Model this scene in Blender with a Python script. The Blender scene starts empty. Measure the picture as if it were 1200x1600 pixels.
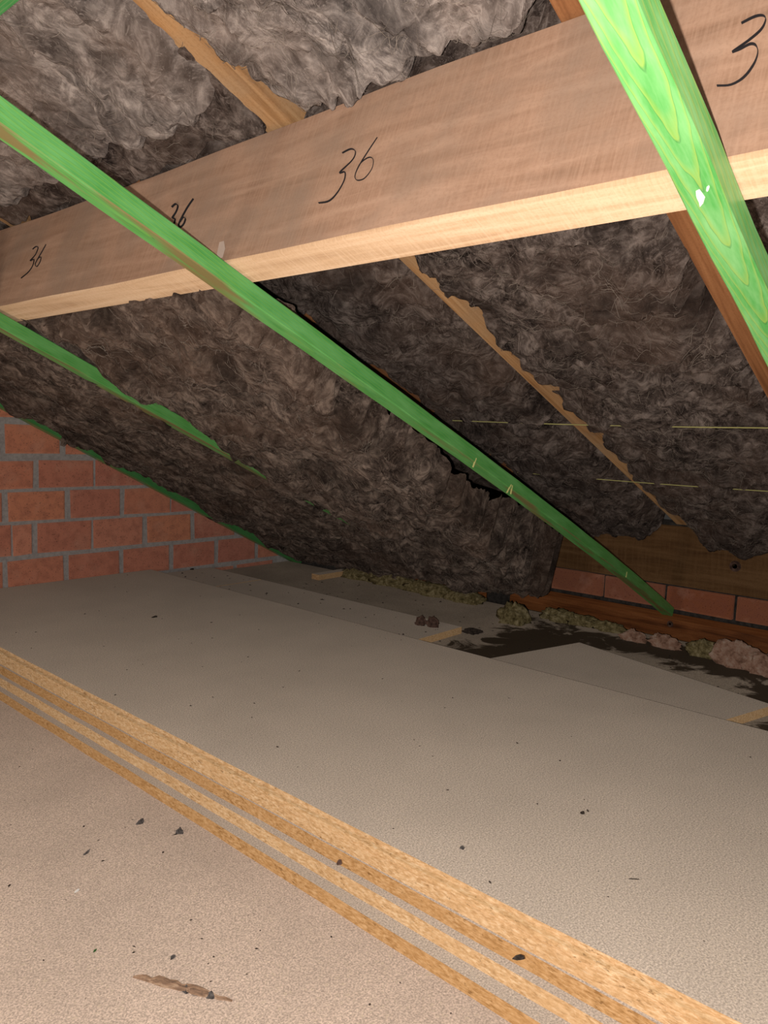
import bpy, math, random
import numpy as np
from mathutils import Vector, Matrix

random.seed(7)
RNG = np.random.default_rng(7)
SC = bpy.context.scene
COL = SC.collection

# ------------------------------------------------------------------ camera
# World: X = towards the eaves, Y = towards the brick gable, Z up, top of the board stack = 0.
FPX = 1190.0
CAM = Vector((0.0, 0.0, 0.585))
AX = np.array([[0.664, 0.055, 0.745], [-0.747, 0.093, 0.659], [0.033, 0.994, -0.103]])
def ortho(a):
    f = a[:, 2] / np.linalg.norm(a[:, 2])
    r = a[:, 0] - f * (a[:, 0] @ f); r /= np.linalg.norm(r)
    u = -np.cross(f, r)
    return Vector(r), Vector(u), Vector(f)
RT, UP, FW = ortho(AX)
cd = bpy.data.cameras.new('camera')
cam = bpy.data.objects.new('camera', cd); COL.objects.link(cam)
cd.sensor_fit = 'VERTICAL'; cd.sensor_height = 24.0; cd.lens = 24.0 * FPX / 1600.0
cd.clip_start = 0.02
cam.matrix_world = Matrix((( RT.x, UP.x, -FW.x, CAM.x), (RT.y, UP.y, -FW.y, CAM.y), (RT.z, UP.z, -FW.z, CAM.z), (0, 0, 0, 1)))
SC.camera = cam

# ------------------------------------------------------------------ light
w = bpy.data.worlds.new('world'); SC.world = w; w.use_nodes = True
w.node_tree.nodes['Background'].inputs[0].default_value = (1.0, 0.93, 0.86, 1)
w.node_tree.nodes['Background'].inputs[1].default_value = 0.03
def lamp(name, kind, loc, energy, color, size):
    d = bpy.data.lights.new(name, kind); d.energy = energy; d.color = color
    if kind == 'AREA': d.shape = 'DISK'; d.size = size
    else: d.shadow_soft_size = size
    o = bpy.data.objects.new(name, d); o.location = loc; COL.objects.link(o)
    return o
# the phone's flash, beside the lens
fl = lamp('phone_flash', 'POINT', CAM - RT * 0.022 - UP * 0.010 , 46.0, (1.0, 0.945, 0.885), 0.004)
# added fill light, unseen behind and left of the camera, to brighten the bricks
fill = lamp('fill_light', 'POINT', (-0.45, 1.15, 0.22), 13.0, (1.0, 0.88, 0.76), 0.12)
SC.view_settings.view_transform = 'Standard'
SC.view_settings.look = 'None'
SC.view_settings.gamma = 1.0
SC.view_settings.exposure = 0.0

# ------------------------------------------------------------------ pixel helpers (measuring only)
def ray(px, py):
    return (RT * (px - 600) + UP * (800 - py) + FW * FPX).normalized()
def on_plane(px, py, n, d):
    r = ray(px, py); n = Vector(n)
    return CAM + r * ((d - n.dot(CAM)) / n.dot(r))

T = math.tan(math.radians(22.0)); SA = math.sin(math.radians(22.0)); CA = math.cos(math.radians(22.0))

# ------------------------------------------------------------------ noise
def _h(ix, iy, iz, s):
    n = (ix * 374761393 + iy * 668265263 + iz * 2147483647 + s * 1274126177) & 0xFFFFFFFF
    n = ((n ^ (n >> 13)) * 1274126177) & 0xFFFFFFFF
    n = n ^ (n >> 16)
    return (n & 0xFFFF) / 32767.5 - 1.0
def vnoise(x, y, seed=0):
    x = np.asarray(x, float); y = np.asarray(y, float)
    ix = np.floor(x).astype(np.int64); iy = np.floor(y).astype(np.int64)
    fx = x - ix; fy = y - iy
    ux = fx * fx * fx * (fx * (fx * 6 - 15) + 10); uy = fy * fy * fy * (fy * (fy * 6 - 15) + 10)
    def g(dx, dy):
        a = _h(ix + dx, iy + dy, 11, seed) * math.pi
        return np.cos(a) * (fx - dx) + np.sin(a) * (fy - dy)
    a = g(0, 0); b = g(1, 0); c = g(0, 1); d = g(1, 1)
    return ((a + (b - a) * ux) * (1 - uy) + (c + (d - c) * ux) * uy) * 1.5
def fbm(x, y, oct=4, seed=0, gain=0.5):
    r = 0; a = 1.0
    for k in range(oct):
        r = r + a * vnoise(x * 2 ** k + 17.3 * k, y * 2 ** k - 9.1 * k, seed + k); a *= gain
    return r

# ------------------------------------------------------------------ material helpers
class NT:
    def __init__(s, name):
        s.m = bpy.data.materials.new(name); s.m.use_nodes = True
        s.t = s.m.node_tree; s.b = s.t.nodes['Principled BSDF']
    def n(s, typ, **kw):
        nd = s.t.nodes.new(typ)
        for k, v in kw.items():
            if isinstance(k, str) and hasattr(nd, k): setattr(nd, k, v)
        return nd
    def l(s, a, b): s.t.links.new(a, b)
    def coord(s, kind='Object'): return s.n('ShaderNodeTexCoord').outputs[kind]
    def mapping(s, vec, scale=(1, 1, 1), rot=(0, 0, 0), loc=(0, 0, 0)):
        m = s.n('ShaderNodeMapping'); m.inputs['Scale'].default_value = scale
        m.inputs['Rotation'].default_value = rot; m.inputs['Location'].default_value = loc
        s.l(vec, m.inputs['Vector']); return m.outputs[0]
    def noise(s, vec, scale, detail=4, rough=0.55, dist=0.0):
        n = s.n('ShaderNodeTexNoise'); n.inputs['Scale'].default_value = scale
        n.inputs['Detail'].default_value = detail; n.inputs['Roughness'].default_value = rough
        n.inputs['Distortion'].default_value = dist; s.l(vec, n.inputs['Vector']); return n.outputs['Fac']
    def voro(s, vec, scale, out='Color', rnd=1.0):
        n = s.n('ShaderNodeTexVoronoi'); n.inputs['Scale'].default_value = scale
        n.inputs['Randomness'].default_value = rnd; s.l(vec, n.inputs['Vector']); return n.outputs[out]
    def ramp(s, fac, stops):
        r = s.n('ShaderNodeValToRGB'); e = r.color_ramp.elements
        while len(e) < len(stops): e.new(0.5)
        for el, (p, c) in zip(e, stops):
            el.position = p; el.color = (c[0], c[1], c[2], 1) if not isinstance(c, (int, float)) else (c, c, c, 1)
        s.l(fac, r.inputs[0]); return r.outputs[0]
    def mix(s, fac, a, b, mode='MIX'):
        m = s.n('ShaderNodeMix'); m.data_type = 'RGBA'; m.blend_type = mode
        for v, i in ((fac, 0), (a, 6), (b, 7)):
            if isinstance(v, (int, float)): m.inputs[i].default_value = v if i == 0 else (v, v, v, 1)
            elif isinstance(v, tuple): m.inputs[i].default_value = (*v, 1)
            else: s.l(v, m.inputs[i])
        return m.outputs[2]
    def math(s, op, a, b=0.0, c=None):
        m = s.n('ShaderNodeMath'); m.operation = op
        for v, i in ((a, 0), (b, 1), (c, 2)):
            if v is None: continue
            if isinstance(v, (int, float)): m.inputs[i].default_value = v
            else: s.l(v, m.inputs[i])
        return m.outputs[0]
    def bump(s, h, strength=0.5, dist=0.002):
        b = s.n('ShaderNodeBump'); b.inputs['Strength'].default_value = strength
        b.inputs['Distance'].default_value = dist; s.l(h, b.inputs['Height']); s.l(b.outputs[0], s.b.inputs['Normal'])
    def done(s, col, rough=0.8, spec=0.3, droug=1.0):
        if isinstance(col, tuple): s.b.inputs['Base Color'].default_value = (*col, 1)
        else: s.l(col, s.b.inputs['Base Color'])
        if isinstance(rough, (int, float)): s.b.inputs['Roughness'].default_value = rough
        else: s.l(rough, s.b.inputs['Roughness'])
        s.b.inputs['Specular IOR Level'].default_value = spec
        s.b.inputs['Diffuse Roughness'].default_value = droug
        return s.m
MT = {}

def m_chip_top(name, tint, blotch, stain=None):
    k = NT(name); v = k.coord()
    fine = k.noise(v, 380, 3, 0.75)
    c = k.ramp(fine, [(0.36, tuple(t * 0.62 for t in tint)), (0.50, tint), (0.64, tuple(min(1, t * 1.42) for t in tint))])
    fl = k.noise(k.mapping(v, (1, 1, 1), (0, 0, 0), (3.1, 1.7, 0)), 240, 1, 0.5)
    fleck = k.ramp(fl, [(0.64, 0.0), (0.72, 0.6)])
    c = k.mix(fleck, c, (0.62, 0.50, 0.36))
    dk = k.ramp(k.voro(v, 90, 'Distance'), [(0.03, 1.0), (0.07, 0.0)])
    dk = k.mix(1.0, dk, k.ramp(k.noise(v, 23, 2), [(0.52, 0.0), (0.60, 0.8)]), 'MULTIPLY')
    c = k.mix(dk, c, (0.07, 0.05, 0.035))
    big = k.ramp(k.noise(v, 4.5, 5, 0.6), [(0.35, 0.0), (0.70, 1.0)])
    c = k.mix(k.mix(1.0, big, blotch, 'MULTIPLY'), c, tuple(t * 0.55 for t in tint))
    if stain:
        nzz = k.noise(v, 9, 6, 0.65, 0.6)
        tot = None
        for (sx_, sy_, rx_, ry_) in stain:
            mp = k.mapping(v, (1 / rx_, 1 / ry_, 0), (0, 0, 0), (-sx_ / rx_, -sy_ / ry_, 0))
            ln_ = k.n('ShaderNodeVectorMath', operation='LENGTH'); k.l(mp, ln_.inputs[0])
            dd = k.math('ADD', ln_.outputs['Value'], k.math('MULTIPLY', k.math('SUBTRACT', nzz, 0.5), 3.0))
            mk = k.ramp(dd, [(0.75, 1.0), (1.0, 0.0)])
            tot = mk if tot is None else k.mix(1.0, tot, mk, 'LIGHTEN')
        c = k.mix(k.mix(1.0, tot, 0.93, 'MULTIPLY'), c, (0.035, 0.022, 0.012))
    return k.done(c, 0.72, 0.25)
MT['chip'] = m_chip_top('particle_board_face', (0.515, 0.425, 0.350), 0.22)
MT['chip_floor'] = m_chip_top('particle_board_floor_face', (0.585, 0.455, 0.370), 0.30)
MT['chip_wet'] = m_chip_top('particle_board_stained_face', (0.40, 0.32, 0.25), 0.5, [(2.02, 1.16, 0.30, 0.17), (2.26, 0.78, 0.13, 0.55), (2.05, 0.42, 0.16, 0.16), (1.95, 0.30, 0.2, 0.2)])

def m_chip_edge(name, lo, mid, hi):
    k = NT(name); v = k.coord()
    st = k.mapping(v, (1.0, 0.32, 1.0))
    a = k.noise(st, 330, 4, 0.65)
    fl = k.voro(st, 260, 'Color')
    c = k.ramp(a, [(0.30, lo), (0.50, mid), (0.68, hi)])
    c = k.mix(0.30, c, k.ramp(fl, [(0.1, lo), (0.5, mid), (0.9, hi)]))
    dk = k.ramp(k.noise(k.mapping(v, (1, 0.4, 1)), 160, 3, 0.7), [(0.30, 1.0), (0.38, 0.0)])
    c = k.mix(k.mix(1.0, dk, 0.7, 'MULTIPLY'), c, (0.16, 0.07, 0.02))
    big = k.ramp(k.noise(v, 9, 4), [(0.40, 0.0), (0.75, 0.5)])
    c = k.mix(big, c, mid)
    k.bump(a, 0.6, 0.0015)
    return k.done(c, 0.85, 0.15)
MT['edge'] = m_chip_edge('particle_board_raw_edge', (0.38, 0.21, 0.085), (0.68, 0.43, 0.215), (0.86, 0.67, 0.44))
MT['edge_brown'] = m_chip_edge('particle_board_brown_edge', (0.30, 0.145, 0.045), (0.56, 0.315, 0.13), (0.74, 0.49, 0.26))

def m_wool(name, lo, mid, hi, ang, fine=1.0):
    """matted mineral wool: streaks combed along a strongly swirling flow, two lays mixed in patches"""
    k = NT(name); v = k.coord()
    def warp(vec, scale, amt, det=2):
        wn = k.n('ShaderNodeTexNoise'); wn.inputs['Scale'].default_value = scale; wn.inputs['Detail'].default_value = det
        k.l(vec, wn.inputs['Vector'])
        sub = k.n('ShaderNodeVectorMath', operation='SUBTRACT'); k.l(wn.outputs['Color'], sub.inputs[0]); sub.inputs[1].default_value = (0.5, 0.5, 0.5)
        sca = k.n('ShaderNodeVectorMath', operation='SCALE'); k.l(sub.outputs[0], sca.inputs[0]); sca.inputs['Scale'].default_value = amt
        add = k.n('ShaderNodeVectorMath', operation='ADD'); k.l(vec, add.inputs[0]); k.l(sca.outputs[0], add.inputs[1])
        return add.outputs[0]
    wv = warp(v, 7, 0.26)
    f1 = k.noise(k.mapping(wv, (13, 95, 60), (0, 0, ang)), 1.0, 3, 0.62)
    f2 = k.noise(k.mapping(wv, (70, 16, 60), (0, 0, ang + 0.3)), 1.0, 3, 0.62)
    pm = k.ramp(k.noise(v, 8, 2), [(0.47, 0.0), (0.56, 1.0)])
    st = k.mix(pm, f1, f2)
    f3 = k.noise(k.mapping(warp(v, 24, 0.05, 1), (60, 380, 260), (0, 0, ang + 0.2)), 1.0, 2, 0.6)
    cl = k.noise(warp(v, 14, 0.06, 1), 19, 5, 0.68)
    m = k.math('ADD', k.math('MULTIPLY', st, 0.42), k.math('MULTIPLY', cl, 0.58))
    c = k.ramp(m, [(0.39, lo), (0.50, mid), (0.64, hi)])
    c = k.mix(k.ramp(f3, [(0.56, 0.0), (0.72, 0.5)]), c, hi)
    c = k.mix(k.ramp(k.noise(v, 4, 3), [(0.42, 0.0), (0.65, 0.45)]), c, (mid[0] * 1.15, mid[1] * 0.95, mid[2] * 0.82))
    c = k.mix(k.ramp(k.noise(v, 6.5, 4, 0.65), [(0.50, 0.0), (0.66, 0.7)]), c, lo)
    h = k.math('ADD', k.math('ADD', k.math('MULTIPLY', st, 0.6), k.math('MULTIPLY', f3, 0.25)), k.math('MULTIPLY', cl, 1.0))
    k.bump(h, 0.9, 0.010)
    return k.done(c, 1.0, 0.0)
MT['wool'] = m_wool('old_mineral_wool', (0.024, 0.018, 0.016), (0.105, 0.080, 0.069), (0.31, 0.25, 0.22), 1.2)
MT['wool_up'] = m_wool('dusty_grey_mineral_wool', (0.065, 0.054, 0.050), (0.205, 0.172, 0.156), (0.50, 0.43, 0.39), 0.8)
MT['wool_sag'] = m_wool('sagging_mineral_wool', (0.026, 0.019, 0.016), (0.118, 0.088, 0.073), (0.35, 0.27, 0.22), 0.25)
k = NT('wool_fibre'); v = k.coord(); MT['fibre'] = k.done(k.ramp(k.noise(v, 14, 2), [(0.35, (0.10, 0.080, 0.066)), (0.65, (0.34, 0.28, 0.235))]), 0.9, 0.1)
k = NT('yellow_wool'); v = k.coord(); n_ = k.noise(v, 60, 6, 0.7)
k.bump(n_, 1.0, 0.008); MT['yellow_wool'] = k.done(k.ramp(n_, [(0.32, (0.06, 0.045, 0.02)), (0.5, (0.24, 0.19, 0.09)), (0.68, (0.48, 0.40, 0.24))]), 1.0, 0.0)
k = NT('pink_crumbling_mortar'); v = k.coord(); n_ = k.noise(v, 40, 6, 0.7)
k.bump(n_, 1.0, 0.006); MT['pink_lump'] = k.done(k.ramp(n_, [(0.32, (0.16, 0.08, 0.05)), (0.5, (0.42, 0.25, 0.18)), (0.68, (0.55, 0.42, 0.34))]), 1.0, 0.0)

def m_wood(name, lo, mid, hi, along=(3, 60, 60), saw=None, bump=0.3, rough=0.75, blotch=None):
    k = NT(name); v = k.coord()
    g = k.noise(k.mapping(v, along), 1.0, 6, 0.6, 0.6)
    c = k.ramp(g, [(0.30, lo), (0.50, mid), (0.70, hi)])
    h = g
    if saw:
        s = k.noise(k.mapping(v, saw), 1.0, 3, 0.6, 0.0)
        c = k.mix(k.ramp(s, [(0.40, 0.0), (0.65, 0.45)]), c, hi)
        h = k.math('ADD', k.math('MULTIPLY', g, 0.4), s)
    if blotch:
        c = k.mix(k.ramp(k.noise(v, 7, 5, 0.6), [(0.42, 0.0), (0.70, 0.75)]), c, blotch)
    f = k.noise(v, 260, 2)
    c = k.mix(k.ramp(f, [(0.35, 0.25), (0.5, 0.0)]), c, lo)
    k.bump(h, bump, 0.0015)
    return k.done(c, rough, 0.2)
# purlin objects run along local x
MT['purlin'] = m_wood('sawn_purlin_side', (0.27, 0.155, 0.098), (0.36, 0.215, 0.142), (0.46, 0.29, 0.20), (4, 40, 40), (260, 12, 12), 0.35, 0.8, (0.27, 0.19, 0.14))
MT['purlin_bottom'] = m_wood('sawn_purlin_underside', (0.47, 0.295, 0.17), (0.62, 0.415, 0.25), (0.75, 0.55, 0.37), (2.5, 50, 50), (300, 10, 10), 0.35, 0.8)
MT['rafter'] = m_wood('rafter_timber', (0.25, 0.115, 0.04), (0.44, 0.235, 0.10), (0.58, 0.35, 0.17), (3, 70, 70), None, 0.3, 0.75, (0.40, 0.27, 0.16))
MT['rafter_red'] = m_wood('reddish_rafter_timber', (0.17, 0.065, 0.025), (0.30, 0.125, 0.05), (0.40, 0.18, 0.075), (3, 70, 70))
MT['plate'] = m_wood('wall_plate_timber', (0.13, 0.058, 0.022), (0.22, 0.11, 0.042), (0.31, 0.17, 0.075), (4, 50, 50), (120, 10, 10), 0.3, 0.8)
MT['sill'] = m_wood('red_brown_sill_timber', (0.12, 0.035, 0.012), (0.34, 0.115, 0.035), (0.46, 0.18, 0.06), (5, 60, 60), None, 0.3, 0.6)
MT['stick'] = m_wood('grey_split_stick', (0.10, 0.065, 0.05), (0.36, 0.22, 0.14), (0.62, 0.45, 0.32), (30, 200, 200))

def m_green(name, base, light, line, kx, ky, freq, brown=0.0):
    """stained softwood: rings cut as long arcs on the broad face, straight lines on the narrow one"""
    k = NT(name); v = k.coord()
    sx = k.n('ShaderNodeSeparateXYZ'); k.l(v, sx.inputs[0])
    wob = k.noise(k.mapping(v, (9, 30, 30)), 1.0, 3, 0.5)
    y2 = k.math('MULTIPLY', k.math('POWER', k.math('ABSOLUTE', k.math('ADD', sx.outputs[1], 0.003)), 1.6), ky)
    ff = k.math('ADD', k.math('ADD', k.math('MULTIPLY', sx.outputs[0], kx), y2), k.math('ADD', k.math('MULTIPLY', sx.outputs[2], 130.0), k.math('MULTIPLY', wob, 1.6)))
    fr = k.math('FRACT', k.math('MULTIPLY', ff, freq))
    ln = k.ramp(fr, [(0.55, 0.0), (0.84, 0.55), (0.91, 0.75), (0.96, 0.0)])
    dk = k.ramp(fr, [(0.90, 0.0), (0.97, 0.5), (1.0, 0.0)])
    bl = k.noise(k.mapping(v, (12, 60, 60)), 1.0, 5, 0.6)
    c = k.ramp(bl, [(0.35, base), (0.65, light)])
    c = k.mix(ln, c, line)
    c = k.mix(dk, c, tuple(t * 0.45 for t in base))
    grain = k.noise(k.mapping(v, (8, 500, 500)), 1.0, 3, 0.6)
    c = k.mix(k.ramp(grain, [(0.45, 0.0), (0.7, 0.30)]), c, light)
    if brown:
        down = k.ramp(k.noise(k.mapping(v, (5, 40, 40)), 1.0, 3, 0.5), [(0.50, 0.0), (0.62, brown)])
        geo = k.n('ShaderNodeNewGeometry'); s2 = k.n('ShaderNodeSeparateXYZ'); k.l(geo.outputs['Normal'], s2.inputs[0])
        under = k.math('LESS_THAN', s2.outputs[2], -0.6)
        c = k.mix(k.math('MULTIPLY', down, under), c, (0.30, 0.19, 0.085))
    k.bump(grain, 0.15, 0.0006)
    return k.done(c, 0.34, 0.5, 0.3)
MT['green_near'] = m_green('bright_green_stain_arched_grain', (0.095, 0.40, 0.085), (0.25, 0.57, 0.21), (0.35, 0.50, 0.09), 12.0, 1230.0, 1.0)
MT['green'] = m_green('bright_green_stain', (0.095, 0.40, 0.09), (0.19, 0.55, 0.175), (0.24, 0.55, 0.09), 2.0, 1200.0, 1.4, 0.85)
MT['green_dull'] = m_green('dull_green_stain', (0.05, 0.30, 0.075), (0.11, 0.42, 0.13), (0.25, 0.42, 0.16), 2.0, 1200.0, 1.4, 0.3)

def m_brick(name, stops):
    k = NT(name); v = k.coord(); oi = k.n('ShaderNodeObjectInfo')
    c = k.ramp(oi.outputs['Random'], stops)
    nz = k.noise(v, 30, 5, 0.65); c = k.mix(k.ramp(nz, [(0.35, 0.45), (0.55, 0.0)]), c, (0.46, 0.175, 0.120))
    n2 = k.noise(v, 13, 4, 0.6); c = k.mix(k.ramp(n2, [(0.55, 0.0), (0.75, 0.55)]), c, (0.76, 0.42, 0.30))
    n3 = k.noise(v, 220, 2); c = k.mix(k.ramp(n3, [(0.30, 0.6), (0.38, 0.0)]), c, (0.10, 0.03, 0.02))
    k.bump(k.math('ADD', nz, k.math('MULTIPLY', n3, 0.5)), 0.5, 0.003)
    return k.done(c, 0.9, 0.1)
MT['brick'] = m_brick('red_orange_brick', [(0.0, (0.72, 0.310, 0.215)), (0.35, (0.82, 0.370, 0.220)), (0.65, (0.66, 0.270, 0.205)), (1.0, (0.84, 0.400, 0.260))])
MT['brick_pink'] = m_brick('pink_red_brick', [(0.0, (0.46, 0.19, 0.13)), (0.5, (0.52, 0.21, 0.12)), (1.0, (0.50, 0.17, 0.08))])
k = NT('grey_mortar'); v = k.coord(); n_ = k.noise(v, 90, 5, 0.7)
k.bump(n_, 0.6, 0.004); MT['mortar'] = k.done(k.ramp(n_, [(0.3, (0.38, 0.355, 0.345)), (0.6, (0.56, 0.53, 0.515))]), 0.95, 0.05)
k = NT('shade_darkened_mortar'); MT['mortar_dark'] = k.done(k.ramp(k.noise(k.coord(), 60, 5, 0.7), [(0.3, (0.035, 0.030, 0.027)), (0.65, (0.11, 0.095, 0.085))]), 0.95, 0.05)  # mortar colour darkened to hold the shade at the eaves
k = NT('dark_underlay'); MT['dark'] = k.done(k.ramp(k.noise(k.coord(), 20, 4), [(0.3, (0.012, 0.010, 0.009)), (0.7, (0.03, 0.025, 0.022))]), 0.9, 0.1)
k = NT('ink'); MT['ink'] = k.done((0.018, 0.016, 0.018), 0.6, 0.2)
k = NT('pale_smear'); MT['pale'] = k.done((0.50, 0.38, 0.31), 0.8, 0.1)
k = NT('dark_crumb'); MT['crumb'] = k.done(k.ramp(k.noise(k.coord(), 150, 3), [(0.3, (0.018, 0.014, 0.012)), (0.7, (0.10, 0.075, 0.06))]), 0.9, 0.1)
k = NT('grey_dust_clump'); MT['clump'] = k.done(k.ramp(k.noise(k.coord(), 260, 4), [(0.3, (0.03, 0.026, 0.026)), (0.7, (0.19, 0.165, 0.155))]), 1.0, 0.0)
k = NT('green_leaf'); MT['leaf'] = k.done((0.04, 0.11, 0.03), 0.6, 0.3)
k = NT('white_flake_and_glare'); MT['white'] = k.done((0.75, 0.72, 0.68), 0.8, 0.2)  # plaster flake, also the painted glare spot on the near batten
k = NT('yellow_twine'); MT['twine'] = k.done((0.66, 0.62, 0.25), 0.6, 0.3)
k = NT('steel'); k.b.inputs['Metallic'].default_value = 1.0; MT['steel'] = k.done((0.55, 0.52, 0.48), 0.35, 0.5)
k = NT('rust_brown'); MT['rust'] = k.done(k.ramp(k.noise(k.coord(), 90, 4), [(0.3, (0.05, 0.025, 0.018)), (0.7, (0.22, 0.13, 0.10))]), 0.8, 0.2)

# ------------------------------------------------------------------ object helpers
def mesh_obj(name, verts, faces, mats, parent=None, fmat=None, smooth=False, loc=None, rot=None):
    me = bpy.data.meshes.new(name)
    me.from_pydata([tuple(map(float, p)) for p in verts] if not isinstance(verts, np.ndarray) else verts.tolist(), [], faces if not isinstance(faces, np.ndarray) else faces.tolist())
    for m in (mats if isinstance(mats, (list, tuple)) else [mats]): me.materials.append(MT[m])
    if fmat is not None: me.polygons.foreach_set('material_index', fmat)
    if smooth: me.polygons.foreach_set('use_smooth', [True] * len(me.polygons))
    me.update()
    o = bpy.data.objects.new(name, me); COL.objects.link(o)
    if parent: o.parent = parent
    if loc is not None: o.location = loc
    if rot is not None: o.rotation_euler = rot
    return o
def tag(o, label=None, cat=None, group=None, kind=None):
    if label: o['label'] = label
    if cat: o['category'] = cat
    if group: o['group'] = group
    if kind: o['kind'] = kind
    return o
BOXF = [(0, 3, 2, 1), (4, 5, 6, 7), (0, 1, 5, 4), (1, 2, 6, 5), (2, 3, 7, 6), (3, 0, 4, 7)]
def box_v(x0, x1, y0, y1, z0, z1):
    return [(x0, y0, z0), (x1, y0, z0), (x1, y1, z0), (x0, y1, z0), (x0, y0, z1), (x1, y0, z1), (x1, y1, z1), (x0, y1, z1)]
def bevel(o, wdt=0.002, seg=2):
    m = o.modifiers.new('bevel', 'BEVEL'); m.width = wdt; m.segments = seg; m.limit_method = 'ANGLE'
    return o

# ------------------------------------------------------------------ structure
YG = 2.75
FL = -0.110        # chipboard floor in front
FE = -0.044        # raised floor towards the eaves
prof = [(-1.6, FL), (1.25, FL), (1.25, FE), (2.42, FE), (2.42, -0.17), (2.95, -0.17), (2.95, -0.30), (-1.6, -0.30)]
n = len(prof); vs = [(x, -0.9, z) for x, z in prof] + [(x, YG + 0.12, z) for x, z in prof]
fs = [(i, (i + 1) % n, n + (i + 1) % n, n + i)[::-1] for i in range(n)]
fs += [(0, 1, 6, 7)[::1], (1, 2, 3, 6), (3, 4, 5, 6), tuple(n + i for i in (7, 6, 1, 0)), tuple(n + i for i in (6, 3, 2, 1)), tuple(n + i for i in (6, 5, 4, 3))]
fm = [0] * len(fs); fm[2] = 1; fm[4] = 1; fm[3] = 1
floor = mesh_obj('floor', vs, fs, ['chip_floor', 'chip_wet'], fmat=fm)
tag(floor, 'dusty grey-beige particle board floor, stained dark near the eaves', kind='structure')

# ceiling: dark roof underlay above the rafters
c0, c1 = 1.575, 1.60
xa, xb = -0.45, 3.05
vs = []
for c in (c0, c1):
    for (x, y) in ((xa, -0.75), (xb, -0.75), (xb, YG + 0.12), (xa, YG + 0.12)): vs.append((x, y, c - T * x))
ceil = mesh_obj('ceiling', vs, BOXF, 'dark'); tag(ceil, 'dark sloping roof underlay above the rafters', kind='structure')

# gable wall (mortar bed) and its bricks
def sloped_wall(name, x0, x1, y0, y1, zb, c, mat):
    vs = []
    for y in (y0, y1): vs += [(x0, y, zb), (x1, y, zb), (x1, y, c - T * x1), (x0, y, c - T * x0)]
    return mesh_obj(name, vs, [(0, 1, 2, 3), (7, 6, 5, 4), (0, 4, 5, 1), (1, 5, 6, 2), (2, 6, 7, 3), (3, 7, 4, 0)], mat)
wg = sloped_wall('wall_gable', -0.45, 2.452, YG, YG + 0.10, FL - 0.02, c0, 'mortar')
tag(wg, 'red brick gable wall with grey mortar joints', kind='structure')
def brick(parent, a0, a1, z0, z1, base, proud, axis, mat, rnd):
    """box with chamfered, slightly uneven front; axis 'x': runs in x, front faces -y; axis 'y': runs in y, front faces -x"""
    ch = 0.006; j = lambda s: rnd.uniform(-s, s)
    back = base + 0.03; fr = base - proud - 0.002 * rnd.random()
    pts = []
    for d, ins in ((back, 0.0), (fr + 0.006, 0.0), (fr, ch)):
        for (a, z) in ((a0 + ins, z0 + ins), (a1 - ins, z0 + ins), (a1 - ins, z1 - ins), (a0 + ins, z1 - ins)):
            pts.append((a + j(0.0022), d, z + j(0.0022)))
    f = []
    for r in (0, 4):
        for i in range(4): f.append((r + i, r + (i + 1) % 4, r + 4 + (i + 1) % 4, r + 4 + i))
    f.append((8, 9, 10, 11)); f.append((3, 2, 1, 0))
    if axis == 'y':
        pts = [(d, a, z) for a, d, z in pts]; f = [q[::-1] for q in f]
    f = [q[::-1] for q in f]
    o = mesh_obj('brick', pts, f, mat, parent)
    return o
rb = random.Random(3)
tk, tn = 0.0105, 0.004
courses = [
    ((-0.128, -0.030), [(1.21, tk), (1.43, tk), (1.655, tk), (1.88, tk), (2.105, tk), (2.33, tk)]),
    ((-0.012, 0.090), [(1.101, tk), (1.322, tk), (1.547, tk), (1.773, tk), (2.0, tk), (2.225, tk), (2.452, tk)]),
    ((0.108, 0.218), [(1.127, tn), (1.207, tk), (1.426, tn), (1.650, tk), (1.877, tk), (2.107, tk), (2.33, tk)]),
    ((0.230, 0.334), [(1.105, tk), (1.330, tk), (1.550, tk), (1.769, tn), (1.99, tk), (2.21, tk)]),
    ((0.346, 0.446), [(1.215, tk), (1.436, tn), (1.655, tk), (1.88, tk)]),
    ((0.470, 0.572), [(1.100, tk), (1.313, tk), (1.535, tk), (1.76, tk)]),
    ((0.597, 0.697), [(1.21, tk), (1.43, tk)]),
    ((0.720, 0.820), [(1.10, tk), (1.32, tk)]),
    ((0.843, 0.943), [(0.99, tk)]), ((0.966, 1.066), [(0.66, tk)]), ((1.09, 1.19), [(0.33, tk)])]
for (z0, z1), js in courses:
    js = list(js)
    while js[0][0] > -0.20: js.insert(0, (js[0][0] - 0.222, tk))
    for (a, ga), (b, gb) in zip(js, js[1:]):
        if z1 + T * a > c0 - 0.06: continue
        brick(wg, a + ga, b - gb, z0, z1, YG, 0.007, 'x', 'brick', rb)

# eaves wall: grey stub on the left, brick course on the right
we = mesh_obj('wall_eaves', box_v(2.72, 2.82, -0.75, YG, -0.17, 0.30) + box_v(2.50, 2.72, 1.78, YG, -0.17, 0.20), BOXF + [tuple(i + 8 for i in f) for f in BOXF], 'mortar_dark')
tag(we, 'low eaves wall of pinkish bricks in grey mortar', kind='structure')
ys = [1.72, 1.487, 1.262, 1.025, 0.787, 0.55, 0.31, 0.07, -0.17, -0.41]
for a, b in zip(ys, ys[1:]):
    brick(we, b + 0.006, a - 0.006, -0.008, 0.073, 2.72, 0.022, 'y', 'brick_pink', rb)
for q, (a, b) in enumerate(zip([1.55, 1.36, 1.12, 0.88, 0.65, 0.42, 0.18, -0.06], [1.36, 1.12, 0.88, 0.65, 0.42, 0.18, -0.06, -0.30])):
    brick(we, b + 0.006, a - 0.006, -0.165, -0.090, 2.72, 0.045, 'y', 'brick_pink', rb)

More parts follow.
